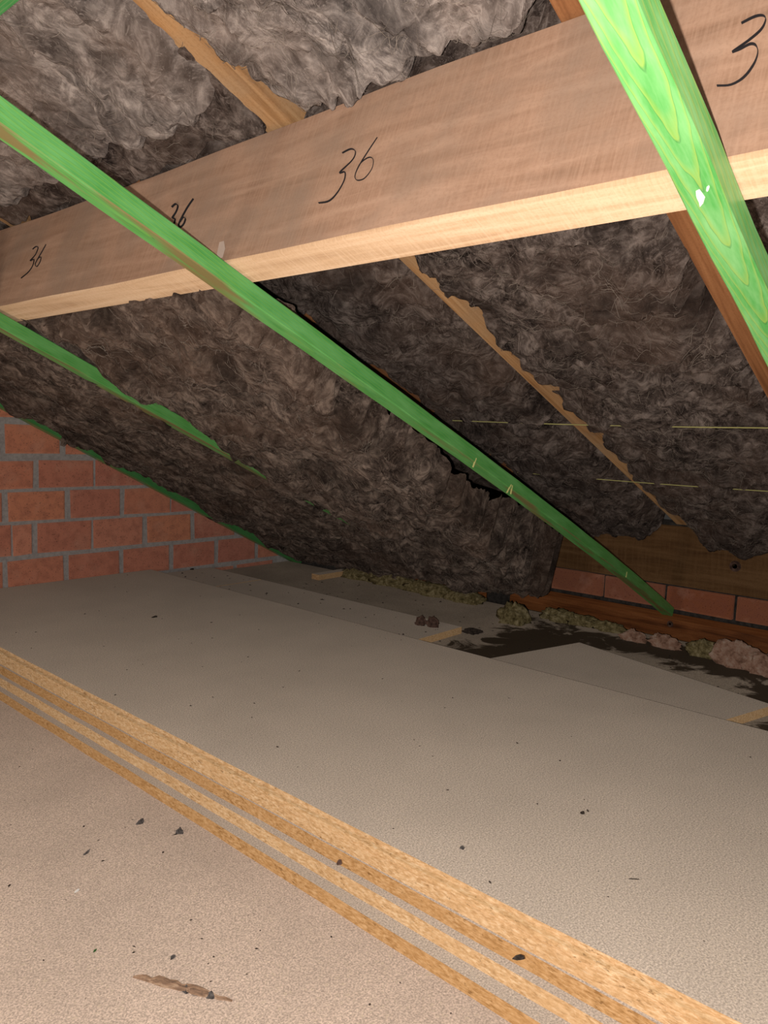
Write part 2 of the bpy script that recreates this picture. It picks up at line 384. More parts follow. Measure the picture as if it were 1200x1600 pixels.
# ------------------------------------------------------------------ timbers along Y
def timber_y(name, mat, x0, x1, y0, y1, z0, z1, label, cat, rnd=0.003):
    L = y1 - y0; wd = x1 - x0; h = z1 - z0
    o = mesh_obj(name, box_v(0, L, -wd / 2, wd / 2, 0, h), BOXF, mat)
    o.location = ((x0 + x1) / 2, y0, z0); o.rotation_euler = (0, 0, math.pi / 2)
    bevel(o, rnd); tag(o, label, cat); return o
plate = timber_y('wall_plate', 'plate', 2.665, 2.76, -0.6, 1.60, 0.086, 0.29, 'tan timber wall plate on the brick course under the insulation edge', 'beam')
kn = []
def disc(center, r, nrm_axis, seg=12, rx=1.0):
    pass
sill = timber_y('eaves_sill', 'sill', 2.60, 2.70, -0.6, 1.61, -0.088, -0.022, 'red-brown timber sill under the bricks where the green batten ends', 'beam')
sill2 = timber_y('packing_strip', 'plate', 2.615, 2.675, -0.6, 1.58, -0.150, -0.092, 'thin orange-brown packing timber below the red-brown sill', 'timber')
# dark knot with a bright nail in the wall plate
def lathe(name, prof, mat, parent, loc, axis='x', seg=14):
    vs = []; fs = []
    for (r, h) in prof:
        for i in range(seg):
            a = 2 * math.pi * i / seg
            p = (h, r * math.cos(a), r * math.sin(a)) if axis == 'x' else (r * math.cos(a), r * math.sin(a), h)
            vs.append(p)
    for k_ in range(len(prof) - 1):
        for i in range(seg):
            fs.append((k_ * seg + i, k_ * seg + (i + 1) % seg, (k_ + 1) * seg + (i + 1) % seg, (k_ + 1) * seg + i))
    fs.append(tuple(range(seg))); fs.append(tuple((len(prof) - 1) * seg + i for i in range(seg))[::-1])
    return mesh_obj(name, vs, fs, mat, parent, smooth=True, loc=loc)
p = on_plane(1148, 885, (1, 0, 0), 2.66)
knot = lathe('knot', [(0.020, 0.004), (0.017, -0.003), (0.008, -0.004)], 'rust', None, (0, 0, 0)); knot.parent = plate
knot.matrix_parent_inverse = Matrix.Identity(4)
bpy.context.view_layer.update()
def parent_keep(o, par):
    mw = o.matrix_world.copy(); o.parent = par; o.matrix_parent_inverse = par.matrix_world.inverted(); o.matrix_world = mw
knot.parent = None; knot.location = (2.664, p.y, p.z); bpy.context.view_layer.update(); parent_keep(knot, plate)
nl = lathe('nail', [(0.0030, 0.01), (0.0030, -0.010), (0.0018, -0.011)], 'steel', None, (2.660, p.y + 0.003, p.z + 0.004)); bpy.context.view_layer.update(); parent_keep(nl, plate)
p = on_plane(1047, 975, (1, 0, 0), 2.60)
k2 = lathe('knot', [(0.013, 0.004), (0.011, -0.002), (0.004, -0.003)], 'rust', None, (2.602, p.y, p.z)); bpy.context.view_layer.update(); parent_keep(k2, sill)

# ------------------------------------------------------------------ purlin
AXX, AZZ = 0.72, 0.834       # lower near arris
PW, PH = 0.056, 0.250
L = 3.45
n_s = 46
# local frame: x along -Y (from gable to the right), y = down-slope, z = up normal to the roof
vs = []; fs = []; fm = []
for i in range(n_s + 1):
    x = L * i / n_s
    wane = 0.012 * max(0.0, 1 - abs(x - 1.1) / 0.9)
    wob = 0.0012 * math.sin(x * 5.1) + 0.001 * math.sin(x * 13.7 + 1)
    vs += [(x, 0.004 + wob, 0.0), (x, wob, 0.004), (x, wob, PH - 0.012 - wane), (x, 0.012 + wane, PH), (x, PW, PH), (x, PW, 0.0)]
for i in range(n_s):
    for j in range(6):
        a = i * 6 + j; b = i * 6 + (j + 1) % 6
        fs.append((a, b, b + 6, a + 6)); fm.append(1 if j in (0, 5) else 0)
fs.append((5, 4, 3, 2, 1, 0)); fm.append(0); e = n_s * 6; fs.append((e, e + 1, e + 2, e + 3, e + 4, e + 5)); fm.append(0)
purlin = mesh_obj('roof_purlin', vs, [f[::-1] for f in fs], ['purlin', 'purlin_bottom'], fmat=fm)
purlin.matrix_world = Matrix(((0, CA, SA, AXX), (-1, 0, 0, YG), (0, -SA, CA, AZZ), (0, 0, 0, 1)))
tag(purlin, 'wide sawn timber purlin with handwritten 36 crossing under the rafters', 'beam')
bpy.context.view_layer.update()
PI_ = purlin.matrix_world.inverted()
FN = Vector((CA, 0, -SA)); FD = FN.dot(Vector((AXX, 0, AZZ)))
def stroke(pts, r, name='ink_mark'):
    """ink line on the purlin's near face, from measured points"""
    P = [PI_ @ on_plane(px, py, FN, FD) for px, py in pts]
    Q = []
    for i in range(len(P) - 1):     # Catmull-Rom
        a = P[max(i - 1, 0)]; b = P[i]; c = P[i + 1]; d = P[min(i + 2, len(P) - 1)]
        for s in range(5):
            t = s / 5
            Q.append(0.5 * ((2 * b) + (c - a) * t + (2 * a - 5 * b + 4 * c - d) * t * t + (3 * b - a - 3 * c + d) * t ** 3))
    Q.append(P[-1])
    vs = []; fs = []
    for i, q in enumerate(Q):
        d = Q[min(i + 1, len(Q) - 1)] - Q[max(i - 1, 0)]; d.y = 0
        d = d.normalized() if d.length > 1e-9 else Vector((1, 0, 0))
        nn = Vector((-d.z, 0, d.x)); rr = r * (0.75 + 0.35 * math.sin(i * 0.35))
        yb = -0.0026
        vs += [(q.x + nn.x * rr, 0.002, q.z + nn.z * rr), (q.x + nn.x * rr * 0.6, yb, q.z + nn.z * rr * 0.6), (q.x - nn.x * rr * 0.6, yb, q.z - nn.z * rr * 0.6), (q.x - nn.x * rr, 0.002, q.z - nn.z * rr)]
    for i in range(len(Q) - 1):
        for j in range(3): a = i * 4 + j; fs.append((a, a + 1, a + 5, a + 4))
    o = mesh_obj(name, vs, fs, 'ink', purlin)
    return o
def half(o, pts): return [(o[0] + x / 2, o[1] + y / 2) for x, y in pts]
stroke(half((0, 0), [(1072, 480), (1098, 468), (1113, 476), (1104, 502), (1064, 541), (1080, 540), (1078, 566), (1056, 605), (1030, 630), (998, 636)]), 0.0009)['label'] = 'black handwritten digit 3'
stroke(half((0, 0), [(1182, 432), (1150, 480), (1124, 522), (1112, 552), (1119, 566), (1142, 560), (1165, 530), (1169, 502), (1155, 495), (1130, 512), (1116, 538)]), 0.0008)['label'] = 'black handwritten digit 6'
stroke(half((0, 0), [(538, 648), (550, 638), (557, 645), (552, 662), (540, 682), (548, 684), (545, 700), (530, 725), (512, 735)]), 0.0008)
stroke(half((0, 0), [(606, 622), (588, 648), (570, 680), (560, 702), (563, 712), (575, 702), (581, 685), (574, 680), (564, 694)]), 0.0008)
stroke(half((0, 300), [(104, 180), (114, 172), (121, 176), (112, 198), (96, 216), (108, 212), (104, 232), (90, 252), (68, 270)]), 0.0009)
stroke(half((0, 300), [(146, 165), (132, 190), (118, 214), (112, 228), (118, 234), (128, 218), (130, 204), (120, 210)]), 0.0009)
stroke(half((600, 0), [(1118, 76), (1158, 56), (1184, 52), (1194, 64), (1180, 95), (1140, 130), (1090, 165), (1112, 158), (1145, 141), (1164, 146), (1169, 170), (1156, 205), (1125, 245), (1085, 268), (1042, 271)]), 0.0009)
# pale rubbed smear near the crossing with the middle batten
P = [PI_ @ on_plane(px, py, FN, FD) for px, py in [(341, 398), (345, 380), (352, 378), (354, 390), (350, 404), (343, 406)]]
mesh_obj('pale_rub_mark', [(q.x, -0.0028, q.z) for q in P], [tuple(range(len(P)))[::-1]], 'pale', purlin)

# ------------------------------------------------------------------ rafters
CR = 1.395
XR0, XR1 = -0.40, 2.98
def rafter(y0, y1, mat, label):
    Ls = (XR1 - XR0) / CA
    o = mesh_obj('rafter', box_v(0, Ls, -(y1 - y0) / 2, (y1 - y0) / 2, 0, 0.150), BOXF, mat)
    o.matrix_world = Matrix(((CA, 0, SA, XR0), (0, 1, 0, (y0 + y1) / 2), (-SA, 0, CA, CR - T * XR0 + 0.0), (0, 0, 0, 1)))
    bevel(o, 0.002); tag(o, label, 'rafter', 'rafters of the roof slope'); return o
rafter(-0.085, -0.020, 'rafter', 'timber rafter hidden to the right of the nearest green batten')
rafter(0.415, 0.480, 'rafter_red', 'reddish rafter just left of the nearest green batten')
rafter(0.945, 1.010, 'rafter', 'tan rafter running across the middle of the roof slope, left open by the wool')
rafter(1.425, 1.490, 'rafter_red', 'reddish rafter glimpsed behind the long middle green batten')
rafter(1.930, 1.995, 'rafter', 'rafter end seen above the far left of the purlin')
rafter(2.430, 2.495, 'rafter', 'rafter nearest the brick gable, covered by wool')

# ------------------------------------------------------------------ green battens
def batten(pts, y0, y1, th, mat, label, name='green_batten', seg=40):
    """pts: (x, z) of the underside; slightly bowed bar"""
    xs = [p[0] for p in pts]; zs = [p[1] for p in pts]
    X0, Z0 = pts[0]; X1, Z1 = pts[-1]
    d = math.hypot(X1 - X0, Z1 - Z0); cx, sz = (X1 - X0) / d, (Z1 - Z0) / d
    us = []; os_ = []
    for X, Z in pts:
        us.append((X - X0) * cx + (Z - Z0) * sz); os_.append(-(X - X0) * sz + (Z - Z0) * cx)
    co = np.polyfit(us, os_, min(3, len(us) - 1))
    wd = y1 - y0; b = 0.0018
    ring = [(-wd / 2 + b, 0), (wd / 2 - b, 0), (wd / 2, b), (wd / 2, th - b), (wd / 2 - b, th), (-wd / 2 + b, th), (-wd / 2, th - b), (-wd / 2, b)]
    vs = []; fs = []
    for i in range(seg + 1):
        u = d * i / seg; off = float(np.polyval(co, u))
        jx = 0.0008 * math.sin(i * 1.7 + y0 * 9)
        for (yy, zz) in ring: vs.append((u, yy + jx, off + zz))
    for i in range(seg):
        for j in range(8):
            a = i * 8 + j; c = i * 8 + (j + 1) % 8; fs.append((a, c, c + 8, a + 8)[::-1])
    fs.append(tuple(range(8))); fs.append(tuple(seg * 8 + j for j in range(8))[::-1])
    o = mesh_obj(name, vs, fs, mat)
    o.matrix_world = Matrix(((cx, 0, -sz, X0), (0, 1, 0, (y0 + y1) / 2), (sz, 0, cx, Z0), (0, 0, 0, 1)))
    tag(o, label, 'batten', 'green battens under the roof slope'); return o
TH = 0.031
bn_ = batten([(0.10, 1.051), (0.514, 0.880), (0.844, 0.749), (1.6, 0.445), (2.62, 0.010)], 0.243, 0.280, TH, 'green_near', 'broad bright green batten in the top right corner with arched yellow grain')
bm_ = batten([(0.10, 1.050), (0.393, 0.932), (0.637, 0.834), (1.015, 0.680), (1.554, 0.461), (2.64, -0.020)], 0.970, 1.008, TH, 'green', 'long bright green batten crossing the middle of the picture down to the eaves sill')
batten([(0.10, 1.060), (0.40, 0.935), (0.721, 0.800), (0.906, 0.708), (1.126, 0.600), (1.452, 0.455), (2.0, 0.225), (2.57, -0.015)], 1.800, 1.838, TH, 'green', 'green batten at the left edge that sinks into the sagging wool')
batten([(0.10, 1.118), (0.70, 0.8186), (1.085, 0.6253), (2.45, -0.060)], 2.694, 2.732, TH, 'green_dull', 'dull green batten lying against the brick gable, half hidden by wool')
# short green batten end in the top left corner, lying across the slope
yb = on_plane(10, -16, (T, 0, 1), 1.33)
o = mesh_obj('green_batten', box_v(0, 1.2, -0.018, 0.018, 0, 0.03), BOXF, 'green_dull'); bevel(o, 0.002)
o.matrix_world = Matrix(((0, CA, SA, yb.x), (-1, 0, 0, yb.y + 1.2), (0, -SA, CA, yb.z), (0, 0, 0, 1)))
tag(o, 'green batten tip in the top left corner, lying across the slope', 'batten', 'green battens under the roof slope')
bpy.context.view_layer.update()
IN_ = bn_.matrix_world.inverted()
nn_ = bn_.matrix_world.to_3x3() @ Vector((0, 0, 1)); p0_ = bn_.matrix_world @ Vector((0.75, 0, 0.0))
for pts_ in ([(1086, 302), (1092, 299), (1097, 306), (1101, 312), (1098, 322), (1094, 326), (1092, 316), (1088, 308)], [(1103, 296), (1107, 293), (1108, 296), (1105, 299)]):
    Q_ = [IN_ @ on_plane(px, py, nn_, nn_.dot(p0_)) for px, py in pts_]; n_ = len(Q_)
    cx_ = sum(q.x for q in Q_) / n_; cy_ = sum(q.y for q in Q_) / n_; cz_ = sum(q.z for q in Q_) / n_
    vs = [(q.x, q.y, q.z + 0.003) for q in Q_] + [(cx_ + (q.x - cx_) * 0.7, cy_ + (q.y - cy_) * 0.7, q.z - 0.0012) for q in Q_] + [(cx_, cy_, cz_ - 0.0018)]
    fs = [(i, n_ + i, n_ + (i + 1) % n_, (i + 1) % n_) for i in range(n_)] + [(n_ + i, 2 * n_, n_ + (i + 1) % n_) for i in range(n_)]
    mesh_obj('painted_glare_spot', vs, fs, 'white', bn_)['label'] = 'small white painted glare spot'  # flash glare on the stain, put in as a white raised blob
# light scratches across the middle batten's side
bpy.context.view_layer.update()
IB = bm_.matrix_world.inverted()
for (px0, py0, px1, py1) in ((745, 712, 739, 730), (800, 752, 792, 770), (801, 756, 798, 772), (981, 887, 978, 902)):
    a = IB @ on_plane(px0, py0, (0, 1, 0), 0.970); b = IB @ on_plane(px1, py1, (0, 1, 0), 0.970)
    a.z = min(a.z, TH - 0.0); yv = -0.0196
    vs = box_v(-0.0012, 0.0012, yv - 0.0008, yv + 0.002, 0, 1)
    vs = [((a.x if z > 0.5 else b.x) + x, y, a.z if z > 0.5 else b.z) for x, y, z in vs]
    mesh_obj('pale_scratch', vs, BOXF, 'twine', bm_)

# ------------------------------------------------------------------ particle boards
def board(x0, x1, y0, y1, ztop, label, edge='edge', tongue=False, rot=0.0, th=0.022, pivot=None, bow=0.0, wedge=0.0, name='particle_board', group='loose particle boards'):
    """near long edge (x0) with an optional tongue; object origin at the near lower corner"""
    W = x1 - x0; Ly = y1 - y0
    e = 0.0006
    if tongue:
        pr = [(0, -th), (0, -0.0155), (-0.010, -0.0150), (-0.0105, -0.0145), (-0.0105, -0.0080), (-0.010, -0.0075), (0, -0.0068), (0, -e), (e, 0)]
    else:
        pr = [(0, -th), (0, -e), (e, 0)]
    pr += [(W, 0), (W, -th)]
    npr = len(pr); ns = 36
    vs = []; fs = []; fm = []
    for i in range(ns + 1):
        t = i / ns; y = Ly * t
        dx = bow * 4 * t * (1 - t) + wedge * t + 0.0006 * math.sin(i * 2.1 + x0 * 70)
        for q, (px, pz) in enumerate(pr): vs.append((px + (dx if q < npr - 2 else 0), y, pz))
    for i in range(ns):
        for j in range(npr):
            a = i * npr + j; b = i * npr + (j + 1) % npr
            fs.append((a, a + npr, b + npr, b))
            fm.append(0 if j in (npr - 3, npr - 1) else 1)
    fs.append(tuple(range(npr))[::1]); fm.append(1)
    fs.append(tuple(ns * npr + j for j in range(npr))[::-1]); fm.append(1)
    o = mesh_obj(name, vs, fs, ['chip', edge], fmat=fm)
    o.location = (x0, y0, ztop); o.rotation_euler = (0, 0, rot)
    tag(o, label, 'board', group); return o
YE = YG - 0.012
board(0.793, 1.672, -0.62, YE, 0.0, 'topmost wide particle board of the stack, stretching to the brick wall', tongue=True, bow=-0.004)
board(0.791, 1.440, -0.66, YE - 0.01, -0.022, 'second board of the stack, pale raw edge right under the top board', bow=-0.003)
board(0.781, 1.235, -0.60, YE - 0.005, -0.044, 'third board of the stack with a darker orange-brown edge', 'edge_brown', bow=0.003)
board(0.768, 1.230, -0.66, YE - 0.01, -0.066, 'fourth board of the stack with a pale raw edge above a grey ledge', bow=-0.002, wedge=0.006)
board(0.733, 1.225, -0.64, YE - 0.01, -0.088, 'lowest board of the stack, orange-brown edge resting on the floor', 'edge_brown', bow=0.004, wedge=0.024)
board(1.455, 1.958, 2.385, YE - 0.004, -0.022, 'flat board end pushed against the gable wall beyond the stack')
board(1.455, 1.958, 1.384, 2.378, -0.022, 'lower board beyond the stack with a pale end edge showing')
o = board(0, 0.62, 0, 0.60, -0.022, 'turned loose board offcut lying skewed beyond the stack at right')
th_ = math.radians(-15.0)
far = Vector((2.077, 1.035, -0.022)); R3 = Matrix.Rotation(th_, 3, 'Z')
o.rotation_euler = (0, 0, th_); o.location = far - R3 @ Vector((0.62, 0.60, 0))
# thin chipboard strip end and block under the far wool edge
board(2.20, 2.38, 2.300, 2.345, -0.020, 'short pale offcut strip beyond the gable-side board end', th=0.023, name='board_offcut')
o = mesh_obj('timber_block', box_v(0, 0.17, 0, 0.05, 0, 0.040), BOXF, 'sill'); o.location = (2.36, 2.215, FE); o.rotation_euler = (0, 0, -0.1); bevel(o, 0.002)
tag(o, 'small red-brown timber block beside the pale offcut strip', 'block')
o = mesh_obj('timber_block', box_v(0, 0.05, 0, 0.42, 0, 0.045), BOXF, 'sill'); o.location = (2.40, 1.62, FE - 0.0); bevel(o, 0.003)
tag(o, 'short red-brown timber lying behind the yellow wool strip', 'block')

# ------------------------------------------------------------------ mineral wool
def wool(name, x0, x1, y0, y1, base, res, mat, label, cat='insulation', seed=0, amp=1.0, edge_r=(0.03, 0.03, 0.03, 0.03), clean=(0, 0), rag=0.012, ctop=1.565, ang=0.3, fibres=0, strand=0.035, ylim=None, thick=None, group='mineral wool batts between the rafters'):
    """batt in roof coordinates: (x, y, c) with z = c - T x. base(x, y) gives the underside c."""
    nx = max(8, int((x1 - x0) / res)); ny = max(8, int((y1 - y0) / res))
    u = np.linspace(0, 1, nx); v = np.linspace(0, 1, ny)
    U, V = np.meshgrid(u, v, indexing='ij')
    X = x0 + (x1 - x0) * U
    if ylim is None: ya = np.full_like(X, y0); yb_ = np.full_like(X, y1)
    else: ya, yb_ = ylim(X)
    Y = ya + (yb_ - ya) * V
    s = seed * 13
    # flow-warped coordinates for a matted, combed look
    wx = X + 0.050 * vnoise(X / 0.11, Y / 0.11, s + 1) + 0.018 * vnoise(X / 0.04, Y / 0.04, s + 2)
    wy = Y + 0.050 * vnoise(X / 0.11 + 5, Y / 0.11, s + 3) + 0.018 * vnoise(X / 0.04, Y / 0.04 + 7, s + 4)
    ca, sa = math.cos(ang), math.sin(ang)
    p = wx * ca + wy * sa; q = -wx * sa + wy * ca
    d = 0.020 * fbm(X / 0.17, Y / 0.17, 2, s + 10)
    d += 0.018 * fbm(wx / 0.075, wy / 0.070, 2, s + 20)
    d += 0.010 * (np.sqrt(np.abs(vnoise(wx / 0.050, wy / 0.050, s + 25)) + 0.02) - 0.4)
    d += 0.0050 * vnoise(p / 0.060, q / 0.020, s + 30)
    d += 0.0022 * vnoise(wx / 0.018, wy / 0.018, s + 31)
    C = base(X, Y) - amp * d
    # rounded rims
    def rim(dist, r):
        t = np.clip(dist / max(r, 1e-6), 0, 1); return r * (1 - np.sqrt(np.clip(1 - (1 - t) ** 2, 0, 1)))
    for dist, r in (((X - x0), edge_r[0]), ((x1 - X), edge_r[1]), ((Y - ya), edge_r[2]), ((yb_ - Y), edge_r[3])):
        if r > 0: C = C + rim(dist, r)
    if clean[0]: C = C + 0.07 * np.clip(1 - (Y - ya) / 0.040, 0, 1) ** 1.5
    if clean[1]: C = C + 0.07 * np.clip(1 - (yb_ - Y) / 0.040, 0, 1) ** 1.5
    C = np.minimum(C, ctop - 0.005)
    # ragged outline
    ex = (1 - np.minimum(U, 1 - U) * 2) ** 6; ey = (1 - np.minimum(V, 1 - V) * 2) ** 6
    rx = rag * fbm(Y / 0.045, X / 0.05, 2, s + 50); ry = rag * fbm(X / 0.045, Y / 0.05, 2, s + 60)
    X2 = X + rx * ex + 0.002 * vnoise(X / 0.014, Y / 0.014, s + 70)
    Y2 = Y + ry * ey + 0.002 * vnoise(X / 0.014, Y / 0.014, s + 71)
    Z = C - T * X2
    low = np.stack([X2, Y2, Z], -1).reshape(-1, 3)
    idx = np.arange(nx * ny).reshape(nx, ny)
    quads = np.stack([idx[:-1, :-1], idx[:-1, 1:], idx[1:, 1:], idx[1:, :-1]], -1).reshape(-1, 4)
    bd = np.concatenate([idx[:, 0], idx[-1, 1:], idx[-2::-1, -1], idx[0, -2:0:-1]])
    nb = len(bd); top = low[bd].copy(); cc = top[:, 2] + T * top[:, 0]; ct = np.full_like(cc, ctop) if thick is None else cc + (thick(top[:, 0]) if callable(thick) else thick)
    top[:, 0] += (ct - cc) * CA * SA; top[:, 2] = ct - T * top[:, 0]
    rimv = low[bd].copy(); r0 = nx * ny; b0 = r0 + nb; ii = np.arange(nb); jj = (ii + 1) % nb
    sk = np.stack([r0 + ii, r0 + jj, b0 + jj, b0 + ii], -1)
    verts = np.concatenate([low, rimv, top])
    faces = quads.tolist() + sk[:, ::-1].tolist() + [(b0 + ii).tolist()]
    me = bpy.data.meshes.new(name); me.from_pydata(verts.tolist(), [], faces)
    me.materials.append(MT[mat]); me.polygons.foreach_set('use_smooth', [True] * len(me.polygons)); me.update()
    o = bpy.data.objects.new(name, me); COL.objects.link(o); tag(o, label, cat, group)
    if fibres:
        r = np.random.default_rng(seed + 100)
        fv = []; ff = []
        G = low.reshape(nx, ny, 3)
        K = 7
        for _ in range(fibres):
            a = r.uniform(0.02, 0.98) * (nx - 1); b = r.uniform(0.01, 0.99) * (ny - 1)
            L_ = strand * r.uniform(0.5, 1.5)
            th = ang + r.normal(0, 0.75) + (math.pi if r.random() < 0.5 else 0); curl = r.normal(0, 14.0)
            h = r.uniform(0.0012, 0.007); rad = r.uniform(0.00018, 0.00042)
            pts = []
            xx, yy = a, b
            for t in range(K):
                i = min(max(int(xx), 0), nx - 1); j = min(max(int(yy), 0), ny - 1)
                P_ = G[i, j].copy(); P_[2] -= h * math.sin(math.pi * (0.08 + 0.84 * t / (K - 1))) + 0.0004
                P_[0] += (xx - i) * (x1 - x0) / nx; P_[1] += (yy - j) * (y1 - y0) / ny
                pts.append(P_)
                st = L_ / (K - 1); xx += math.cos(th) * st / ((x1 - x0) / nx); yy += math.sin(th) * st / ((y1 - y0) / ny); th += curl * st
            pts = np.array(pts)
            pts[1:-1] = (pts[:-2] + 2 * pts[1:-1] + pts[2:]) / 4
            o0 = len(fv)
            for t in range(K):
                d_ = pts[min(t + 1, K - 1)] - pts[max(t - 1, 0)]; d_ /= (np.linalg.norm(d_) + 1e-9)
                n1 = np.array([-d_[1], d_[0], 0.0]); n1 /= (np.linalg.norm(n1) + 1e-9)
                rr = rad * (0.5 if t in (0, K - 1) else 1.0)
                fv.append(pts[t] + n1 * rr); fv.append(pts[t] - n1 * rr); fv.append(pts[t] + np.array([0, 0, -rr * 1.4]))
            for t in range(K - 1):
                for e_ in range(3):
                    A = o0 + t * 3 + e_; B = o0 + t * 3 + (e_ + 1) % 3
                    ff.append((A, B, B + 3, A + 3))
        f = mesh_obj('loose_fibres', np.array(fv), ff, 'fibre', o); f['kind'] = 'stuff'
    return o

def lin(x, pts):
    return np.interp(x, [p[0] for p in pts], [p[1] for p in pts])
# below the purlin, right of the middle batten
def base_r(y0, y1, dip, eave=0.075):
    def f(X, Y):
        t = (Y - y0) / (y1 - y0)
        return CR - 0.006 - dip * np.sin(np.pi * np.clip(t, 0, 1)) - eave * np.clip((X - 1.9) / 0.8, 0, 1) ** 2 * np.clip(np.minimum(t, 1 - t) / 0.14, 0.1, 1)
    return f
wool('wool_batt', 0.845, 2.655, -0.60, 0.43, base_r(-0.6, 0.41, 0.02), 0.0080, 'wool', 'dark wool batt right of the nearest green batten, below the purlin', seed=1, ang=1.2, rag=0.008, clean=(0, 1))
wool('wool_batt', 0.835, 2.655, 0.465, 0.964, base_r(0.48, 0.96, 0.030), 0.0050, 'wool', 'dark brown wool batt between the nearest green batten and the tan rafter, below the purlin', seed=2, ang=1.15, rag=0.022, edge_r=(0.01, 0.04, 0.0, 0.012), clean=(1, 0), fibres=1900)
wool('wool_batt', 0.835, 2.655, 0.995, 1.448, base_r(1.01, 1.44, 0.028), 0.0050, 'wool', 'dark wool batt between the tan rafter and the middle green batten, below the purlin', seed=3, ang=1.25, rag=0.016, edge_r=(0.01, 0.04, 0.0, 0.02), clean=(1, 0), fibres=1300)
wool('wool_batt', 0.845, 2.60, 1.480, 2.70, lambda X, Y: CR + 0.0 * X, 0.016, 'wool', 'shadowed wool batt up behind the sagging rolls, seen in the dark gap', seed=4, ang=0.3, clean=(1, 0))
# above the purlin
wool('wool_batt', -0.25, 0.79, -0.60, 0.43, lambda X, Y: CR - 0.01 + 0 * X, 0.010, 'wool_up', 'grey wool batt above the purlin behind the nearest green batten', seed=5, ang=0.9, clean=(0, 1))
wool('wool_batt', -0.10, 0.800, 0.465, 0.958, base_r(0.48, 0.955, 0.030, 0), 0.0042, 'wool_up', 'fluffy grey wool batt above the purlin, right of the upper tan rafter', seed=6, ang=0.9, rag=0.020, edge_r=(0.02, 0.035, 0.0, 0.012), clean=(1, 0), fibres=1100, amp=1.0)
wool('wool_batt', -0.10, 0.735, 0.995, 1.95, lambda X, Y: CR - 0.050 + 0.0 * X, 0.0048, 'wool_up', 'smooth grey wool batt in the top left corner ending short of the purlin', seed=7, ang=0.45, rag=0.016, edge_r=(0.02, 0.035, 0.02, 0.03), clean=(1, 0), fibres=1000, amp=0.7)
wool('wool_batt', 0.66, 0.815, 0.995, 1.945, lambda X, Y: CR - 0.008 + 0 * X, 0.006, 'wool', 'darker recessed wool strip between the top left batt and the purlin', seed=8, ang=1.2, fibres=200, amp=0.6, rag=0.004, edge_r=(0.0, 0.0, 0.02, 0.02))
wool('wool_batt', -0.10, 0.81, 1.985, 2.70, lambda X, Y: CR + 0.005 + 0 * X, 0.012, 'wool_up', 'grey wool batt above the purlin next to the brick gable', seed=9, amp=0.6, clean=(1, 0))
# the two sagging rolls on the left
def yA(X):
    ya = lin(X, [(0.7, 1.085), (1.0, 1.110), (1.45, 1.135), (1.75, 1.215), (2.2, 1.295), (2.45, 1.345)]); return ya + 0.02 * vnoise(X / 0.09, X * 0 + 3.3, 5), np.full_like(X, 1.812)
def bA(X, Y):
    c = 1.158 - 0.080 * X
    return c + 0.02 * np.clip((0.95 - X) / 0.2, 0, 1) + 0.030 * np.clip((Y - 1.70) / 0.11, 0, 1) * np.clip((1.75 - X) / 0.6, 0, 1)
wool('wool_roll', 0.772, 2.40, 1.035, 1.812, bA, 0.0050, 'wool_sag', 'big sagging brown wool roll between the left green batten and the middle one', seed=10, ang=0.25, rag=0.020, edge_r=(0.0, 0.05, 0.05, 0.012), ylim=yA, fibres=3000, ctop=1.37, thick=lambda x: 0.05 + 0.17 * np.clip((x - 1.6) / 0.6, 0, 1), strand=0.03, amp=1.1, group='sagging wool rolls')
def bB(X, Y):
    g = 1.182 - 0.0985 * X
    l_ = lin(X, [(0.75, 1.10), (1.1, 1.062), (1.45, 1.055), (2.0, 1.000), (2.45, 0.960)])
    t = np.clip((Y - 1.84) / 0.85, 0, 1)
    return l_ * (1 - t) + g * t - 0.010 * np.sin(np.pi * t) + 0.022 * np.clip((Y - 2.60) / 0.07, 0, 1) * np.clip(0.45 + 1.6 * vnoise(X / 0.13, X * 0 + 0.37, 77), -0.6, 1.2)
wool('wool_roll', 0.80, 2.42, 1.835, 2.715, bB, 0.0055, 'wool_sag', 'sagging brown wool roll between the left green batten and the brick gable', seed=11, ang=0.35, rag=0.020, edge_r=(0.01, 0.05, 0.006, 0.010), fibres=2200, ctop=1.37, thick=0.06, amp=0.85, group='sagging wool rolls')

# torn tufts hanging from the rolls
def tuft(pts, rads, label, mat='wool_sag', seed=0, cat='insulation', name='wool_tuft', seg=14, squash=1.0, group=None):
    P = [Vector(p) for p in pts]
    Q = []; Rr = []
    for i in range(len(P) - 1):
        for s in range(6):
            t = s / 6; Q.append(P[i].lerp(P[i + 1], t)); Rr.append(rads[i] * (1 - t) + rads[i + 1] * t)
    Q.append(P[-1]); Rr.append(rads[-1])
    vs = []; fs = []
    rr = random.Random(seed)
    for i, q in enumerate(Q):
        d = (Q[min(i + 1, len(Q) - 1)] - Q[max(i - 1, 0)]).normalized()
        a = d.orthogonal().normalized(); b = d.cross(a)
        for j in range(seg):
            an = 2 * math.pi * j / seg
            r = Rr[i] * (1 + 0.38 * float(vnoise(np.array([j * 0.9 + seed * 3.1]), np.array([i * 0.55]), seed)[0] if j else 0) + rr.uniform(-0.16, 0.16))
            vs.append(q + (a * math.cos(an) + b * math.sin(an) * squash) * r)
    for i in range(len(Q) - 1):
        for j in range(seg): a_ = i * seg + j; b_ = i * seg + (j + 1) % seg; fs.append((a_, b_, b_ + seg, a_ + seg))
    fs.append(tuple(range(seg))[::-1]); fs.append(tuple((len(Q) - 1) * seg + j for j in range(seg)))
    o = mesh_obj(name, vs, fs, mat, smooth=True); tag(o, label, cat, group); return o
def pxX(px, py, X): return on_plane(px, py, (1, 0, 0), X)
tuft([pxX(622, 840, 2.33), pxX(624, 862, 2.34), pxX(622, 885, 2.35), pxX(618, 903, 2.35)], [0.030, 0.020, 0.013, 0.016], 'torn wool tuft dangling to the floor from the big sagging roll', seed=1)
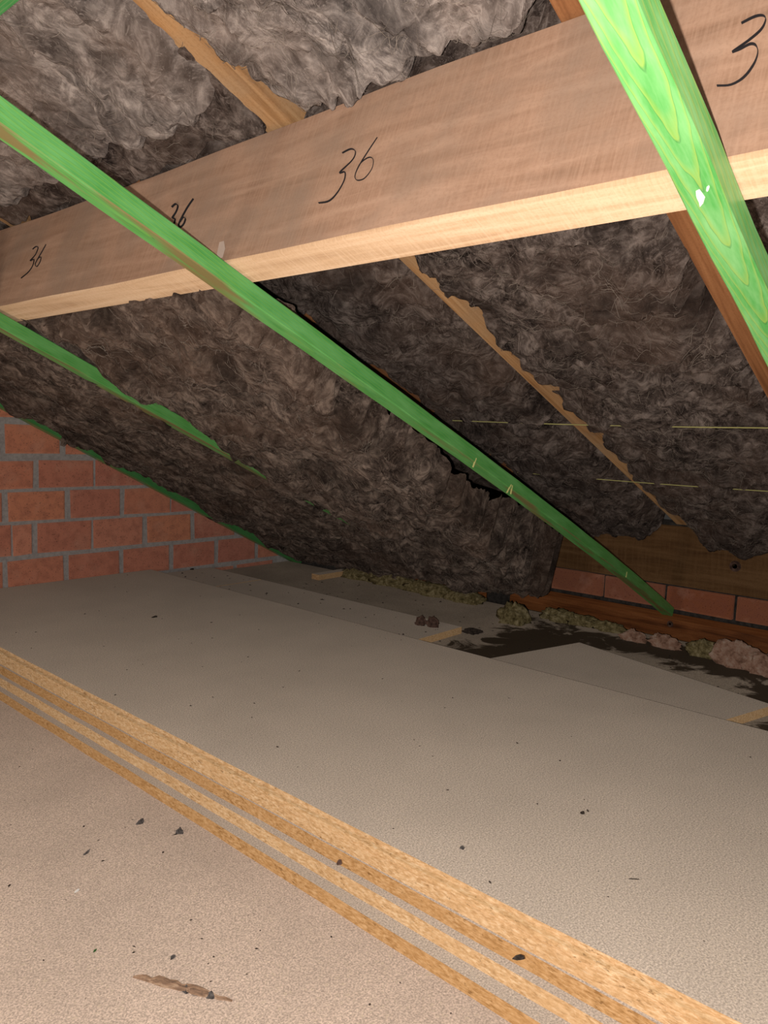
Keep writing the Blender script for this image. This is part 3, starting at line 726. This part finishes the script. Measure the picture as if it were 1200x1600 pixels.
tuft([pxX(632, 858, 2.34), pxX(632, 885, 2.36), pxX(629, 912, 2.36)], [0.012, 0.006, 0.008], 'thin wool strand hanging beside the dangling tuft', seed=2)
tuft([on_plane(60, 630, (0, 1, 0), 2.66), on_plane(82, 652, (0, 1, 0), 2.67), on_plane(105, 675, (0, 1, 0), 2.69), on_plane(97, 697, (0, 1, 0), 2.70)], [0.012, 0.022, 0.020, 0.007], 'dark wool tuft drooping over the gable batten in front of the bricks', seed=3)
tuft([on_plane(100, 645, (0, 1, 0), 2.62), on_plane(160, 680, (0, 1, 0), 2.66), on_plane(215, 722, (0, 1, 0), 2.68)], [0.014, 0.022, 0.010], 'flat wool flap drooping along the gable batten', seed=4, squash=0.6)

# yellow wool along the eaves edge of the floor, lumps of mortar and debris
def lump(center, size, label, mat, seed, cat, name, rot=0.0, group=None, rough=0.35):
    nu, nv = 26, 16
    vs = []; fs = []
    th = np.linspace(0, 2 * np.pi, nu, endpoint=False); ph = np.linspace(0.02, np.pi - 0.02, nv)
    PH_, TH_ = np.meshgrid(ph, th, indexing='ij')
    x = np.sin(PH_) * np.cos(TH_); y = np.sin(PH_) * np.sin(TH_); z = np.cos(PH_)
    nz = fbm(x * 1.6 + z * 0.9 + seed * 7.7, y * 1.6 - z * 1.3 + seed * 3.3, 4, seed, 0.6)
    r = 1 + rough * nz
    z = np.maximum(z * r, -0.45)
    V_ = np.stack([x * r * size[0], y * r * size[1], z * size[2]], -1).reshape(-1, 3)
    for i in range(nv - 1):
        for j in range(nu): a = i * nu + j; b = i * nu + (j + 1) % nu; fs.append((a, a + nu, b + nu, b))
    fs.append(tuple(range(nu))); fs.append(tuple((nv - 1) * nu + j for j in range(nu))[::-1])
    o = mesh_obj(name, V_, fs, mat, smooth=True, loc=(center[0], center[1], center[2] + 0.45 * size[2]), rot=(0, 0, rot)); tag(o, label, cat, group); return o
def fz(px, py, z): return on_plane(px, py, (0, 0, 1), z)
for i, (px, py, sx, sy, sz, lab) in enumerate([
    (560, 905, 0.045, 0.115, 0.032, 'matted yellow wool strip end nearest the pale offcut strip'),
    (610, 915, 0.050, 0.120, 0.036, 'matted yellow wool clump under the dangling tuft'),
    (665, 928, 0.050, 0.110, 0.034, 'matted yellow-green wool clump right of the dangling tuft'),
    (720, 940, 0.045, 0.085, 0.028, 'low brownish-yellow wool clump in front of the short red-brown timber')]):
    c = fz(px, py, FE); lump((c.x + 0.02, c.y, FE - 0.003), (sx, sy, sz), lab, 'yellow_wool', 20 + i, 'insulation', 'yellow_wool', group='yellow wool along the eaves')
c = fz(803, 972, FE); lump((c.x, c.y, FE - 0.004), (0.048, 0.052, 0.046), 'pale yellow round wool lump left of the red-brown sill end', 'yellow_wool', 31, 'insulation', 'yellow_wool', rough=0.4)
for i, (px, py, s, lab) in enumerate([(865, 985, 0.05, 'grey-green wool debris right of the pale round lump'), (905, 993, 0.045, 'grey-green wool debris in the dark gap before the sill'), (945, 1001, 0.040, 'mossy yellow wool scrap above the turned offcut corner')]):
    c = fz(px, py, FE - 0.03); lump((2.37, c.y, FE - 0.002), (s * 0.7, s * 1.5, s * 0.5), lab, 'yellow_wool', 40 + i, 'insulation', 'wool_scrap', group='wool scraps in the eaves gap', rough=0.5)
for i, (px, py, s, lab, mt) in enumerate([(985, 1004, 0.026, 'small pink mortar crumb pile by the mossy scrap', 'pink_lump'), (1032, 1014, 0.030, 'pink mortar lump below the green batten end', 'pink_lump'), (1092, 1028, 0.034, 'grey-green wool wad left of the big pink lump', 'yellow_wool'), (1146, 1044, 0.048, 'big pale pink mortar lump at the eaves on the right', 'pink_lump'), (1197, 1058, 0.044, 'pinkish mortar lump cut by the right edge', 'pink_lump')]):
    c = fz(px, py, FE); lump((min(c.x + 0.03, 2.37), c.y, FE - 0.002), (s * 0.8, s * 1.5, s * 0.95), lab, mt, 50 + i, 'rubble', 'mortar_lump', group='lumps along the eaves', rough=0.4)

# ------------------------------------------------------------------ twine across the wool
def twine(X, c, y0, y1, label):
    seg = 60; vs = []; fs = []
    r = 0.0013
    for i in range(seg + 1):
        y = y0 + (y1 - y0) * i / seg; z = c - T * X - 0.006 * math.sin(math.pi * i / seg)
        for j in range(5):
            a = 2 * math.pi * j / 5; vs.append((X + r * math.cos(a), y, z + r * math.sin(a)))
    for i in range(seg):
        for j in range(5): a = i * 5 + j; b = i * 5 + (j + 1) % 5; fs.append((a, b, b + 5, a + 5))
    o = mesh_obj('twine', vs, fs, 'twine', smooth=True); tag(o, label, 'twine', 'yellow twines holding the wool'); return o
twine(1.830, 1.368, 0.20, 1.36, 'upper thin yellow twine stretched across the wool below the purlin')
twine(2.205, 1.360, 0.20, 1.36, 'lower thin yellow twine stretched across the wool near the eaves')

# ------------------------------------------------------------------ litter on the boards
def shard(px, py, z, pts, th, mat, label, cat, name, rot=0.0, rise=0.0, scale=1.0, seed=0):
    """flat irregular scrap with thickness; pts in millimetres"""
    rr = random.Random(seed); c = fz(px, py, z)
    n_ = len(pts); vs = []
    for (x, y) in pts: vs.append((x * 0.001 * scale, y * 0.001 * scale, 0.0003))
    for (x, y) in pts: vs.append((x * 0.00085 * scale, y * 0.00085 * scale, th + rr.uniform(0, rise)))
    cx = sum(p[0] for p in pts) / n_ * 0.001 * scale; cy = sum(p[1] for p in pts) / n_ * 0.001 * scale
    vs.append((cx, cy, th + rise))
    fs = [(i, (i + 1) % n_, n_ + (i + 1) % n_, n_ + i) for i in range(n_)] + [(n_ + i, n_ + (i + 1) % n_, 2 * n_) for i in range(n_)] + [tuple(range(n_))[::-1]]
    o = mesh_obj(name, vs, fs, mat, loc=(c.x, c.y, z), rot=(0, 0, rot)); tag(o, label, cat); return o
def blob_pts(n_, rx, ry, seed, jag=0.35):
    r = random.Random(seed)
    return [(rx * math.cos(2 * math.pi * i / n_) * (1 + r.uniform(-jag, jag)), ry * math.sin(2 * math.pi * i / n_) * (1 + r.uniform(-jag, jag))) for i in range(n_)]
# split stick in the foreground, lying from (208,1528) to (362,1565)
a = fz(208, 1528, FL); b = fz(362, 1566, FL); d = (b - a); Ls = d.length; rz = math.atan2(d.y, d.x)
vs = []; fs = []; sr = random.Random(5); nn = 16
for i in range(nn + 1):
    t = i / nn; wv = (0.0015 + 0.0050 * math.sin(math.pi * min(1, t * 1.05)) ** 0.7) * sr.uniform(0.75, 1.25); hv = wv * 0.7
    off = sr.uniform(-0.0012, 0.0012)
    for j in range(6):
        an = 2 * math.pi * j / 6; vs.append((Ls * t, off + wv * math.cos(an), hv + hv * math.sin(an)))
for i in range(nn):
    for j in range(6): p_ = i * 6 + j; q_ = i * 6 + (j + 1) % 6; fs.append((p_, q_, q_ + 6, p_ + 6)[::-1])
fs.append(tuple(range(6))); fs.append(tuple(nn * 6 + j for j in range(6))[::-1])
st = mesh_obj('split_stick', vs, fs, 'stick', loc=(a.x, a.y, FL), rot=(0, 0, rz)); tag(st, 'long splintered grey-brown stick lying on the floor in the foreground', 'stick')
for (u0, s, m_) in ((0.66, 0.006, 'clump'), (0.80, 0.005, 'clump'), (0.55, 0.005, 'clump')):
    vs = [(Ls * u0 + s * 1.6 * math.cos(k_ * 1.05) * sr.uniform(0.7, 1.2), s * math.sin(k_ * 1.05) * sr.uniform(0.7, 1.2) - 0.002, 0.002) for k_ in range(6)] + [(Ls * u0, 0, 0.009)]
    mesh_obj('dust_clump', vs, [(i, (i + 1) % 6, 6) for i in range(6)], m_, st)
shard(220, 1285, FL, blob_pts(11, 9, 5, 1), 0.001, 'clump', 'left of the two dark grey fluff clumps on the floor beside the stack', 'fluff', 'fluff_clump', 0.2, 0.004, 1.0, 1)
shard(281, 1300, FL, blob_pts(12, 8, 7.5, 2, 0.45), 0.001, 'clump', 'right of the two dark grey fluff clumps on the floor, nearer the stack', 'fluff', 'fluff_clump', 0.9, 0.004, 1.0, 2)
shard(148, 1486, FL, [(-4, -1), (0, -2), (4, 0), (1, 2)], 0.0008, 'leaf', 'tiny dark green leaf scrap on the floor at lower left', 'leaf', 'leaf_scrap', 0.3, 0.001)
shard(121, 1392, FL, blob_pts(7, 5, 2.5, 4), 0.0008, 'white', 'white plaster flake on the floor at left', 'flake', 'plaster_flake', 0.4, 0.001)
shard(270, 1497, FL, blob_pts(7, 4, 3, 5), 0.001, 'clump', 'small dark crumb above the splintered stick', 'crumb', 'dark_crumb', 0.0, 0.002)
shard(136, 1332, FL, blob_pts(8, 12, 7, 15, 0.5), 0.0004, 'clump', 'faint grey dust smudge left of the fluff clumps', 'fluff', 'fluff_clump', 0.6, 0.0004, 0.6)
shard(810, 1498, -0.022 + 0.0, [(-2, -7), (2.2, -3), (3, 3), (0, 8), (-3, 3), (-3, -2)], 0.001, 'crumb', 'pointed dark dead leaf lying on the raw board edges', 'leaf', 'dead_leaf', 0.9, 0.004)
shard(910, 1271, 0.0, blob_pts(7, 4.2, 3.4, 6), 0.001, 'crumb', 'dark angular crumb on the right of the top board', 'crumb', 'dark_crumb', 0.0, 0.002)
shard(722, 1325, 0.0, [(-6, -1), (0, -4), (7, -2), (3, 3), (-2, 4)], 0.0006, 'clump', 'grey papery flake on the top board near the raw edge', 'flake', 'grey_flake', 0.7, 0.001)
shard(991, 1374, 0.0, [(-7, -0.8), (7, -0.6), (7, 0.6), (-7, 0.8)], 0.0008, 'crumb', 'short dark splinter on the right half of the top board', 'splinter', 'splinter', -0.9, 0.0005)
shard(242, 964, 0.0, blob_pts(8, 13, 7, 8), 0.001, 'crumb', 'dark crumb on the far left part of the top board', 'crumb', 'dark_crumb', 0.3, 0.002)
shard(530, 1350, -0.044, blob_pts(8, 4.5, 4, 9), 0.002, 'rust', 'round brown dropping resting on the stack ledge', 'crumb', 'brown_dropping', 0.0, 0.004)
shard(12, 1083, FL, blob_pts(8, 10, 7, 10), 0.002, 'crumb', 'black crumb at the foot of the stack by the left edge', 'crumb', 'dark_crumb', 0.0, 0.004)
shard(300, 890, -0.022, blob_pts(8, 10, 8, 11), 0.002, 'crumb', 'black crumb against the gable wall beyond the stack', 'crumb', 'dark_crumb', 0.0, 0.004)
for i, (px, py, s, lab) in enumerate(((657, 976, 0.015, 'left brown rusty chunk on the lower board beyond the stack'), (676, 979, 0.018, 'right brown rusty chunk on the lower board beyond the stack'))):
    c = fz(px, py, -0.022); lump((c.x, c.y, -0.0225), (s, s * 1.1, s * 1.2), lab, 'rust', 70 + i, 'chunk', 'rusty_chunk')
c = fz(738, 988, FE); lump((c.x, c.y, FE - 0.001), (0.030, 0.030, 0.008), 'flat black clump right of the pale end edge', 'crumb', 75, 'clump', 'black_clump')
# uncountable crumbs
cv = []; cf = []
def crumbs(n_, xr, yr, z, smin, smax):
    for _ in range(n_):
        x = random.uniform(*xr); y = random.uniform(*yr); s = random.uniform(smin, smax) * random.random() + smin; a = random.uniform(0, 6.28); el = random.uniform(1, 2.6)
        o0 = len(cv)
        for (u, v_) in ((-1, 0), (0, -1), (1, 0), (0, 1)):
            X_ = u * s * el; Y_ = v_ * s; cv.append((x + X_ * math.cos(a) - Y_ * math.sin(a), y + X_ * math.sin(a) + Y_ * math.cos(a), z + 0.0002))
        cv.append((x, y, z + s * 0.9)); cf.extend([(o0, o0 + 1, o0 + 4), (o0 + 1, o0 + 2, o0 + 4), (o0 + 2, o0 + 3, o0 + 4), (o0 + 3, o0, o0 + 4), (o0 + 3, o0 + 2, o0 + 1, o0)])
crumbs(150, (0.15, 0.72), (0.1, 1.6), FL, 0.0006, 0.0022)
crumbs(110, (0.81, 1.66), (0.0, 2.7), 0.0, 0.0006, 0.0022)
crumbs(60, (1.70, 1.94), (1.40, 2.7), -0.022, 0.001, 0.004)
crumbs(260, (1.70, 2.40), (0.30, 2.3), FE, 0.001, 0.004)
cr = mesh_obj('dust_crumbs', cv, cf, 'crumb'); tag(cr, 'scattered tiny dark crumbs and wood dust over the boards', 'debris', kind='stuff')
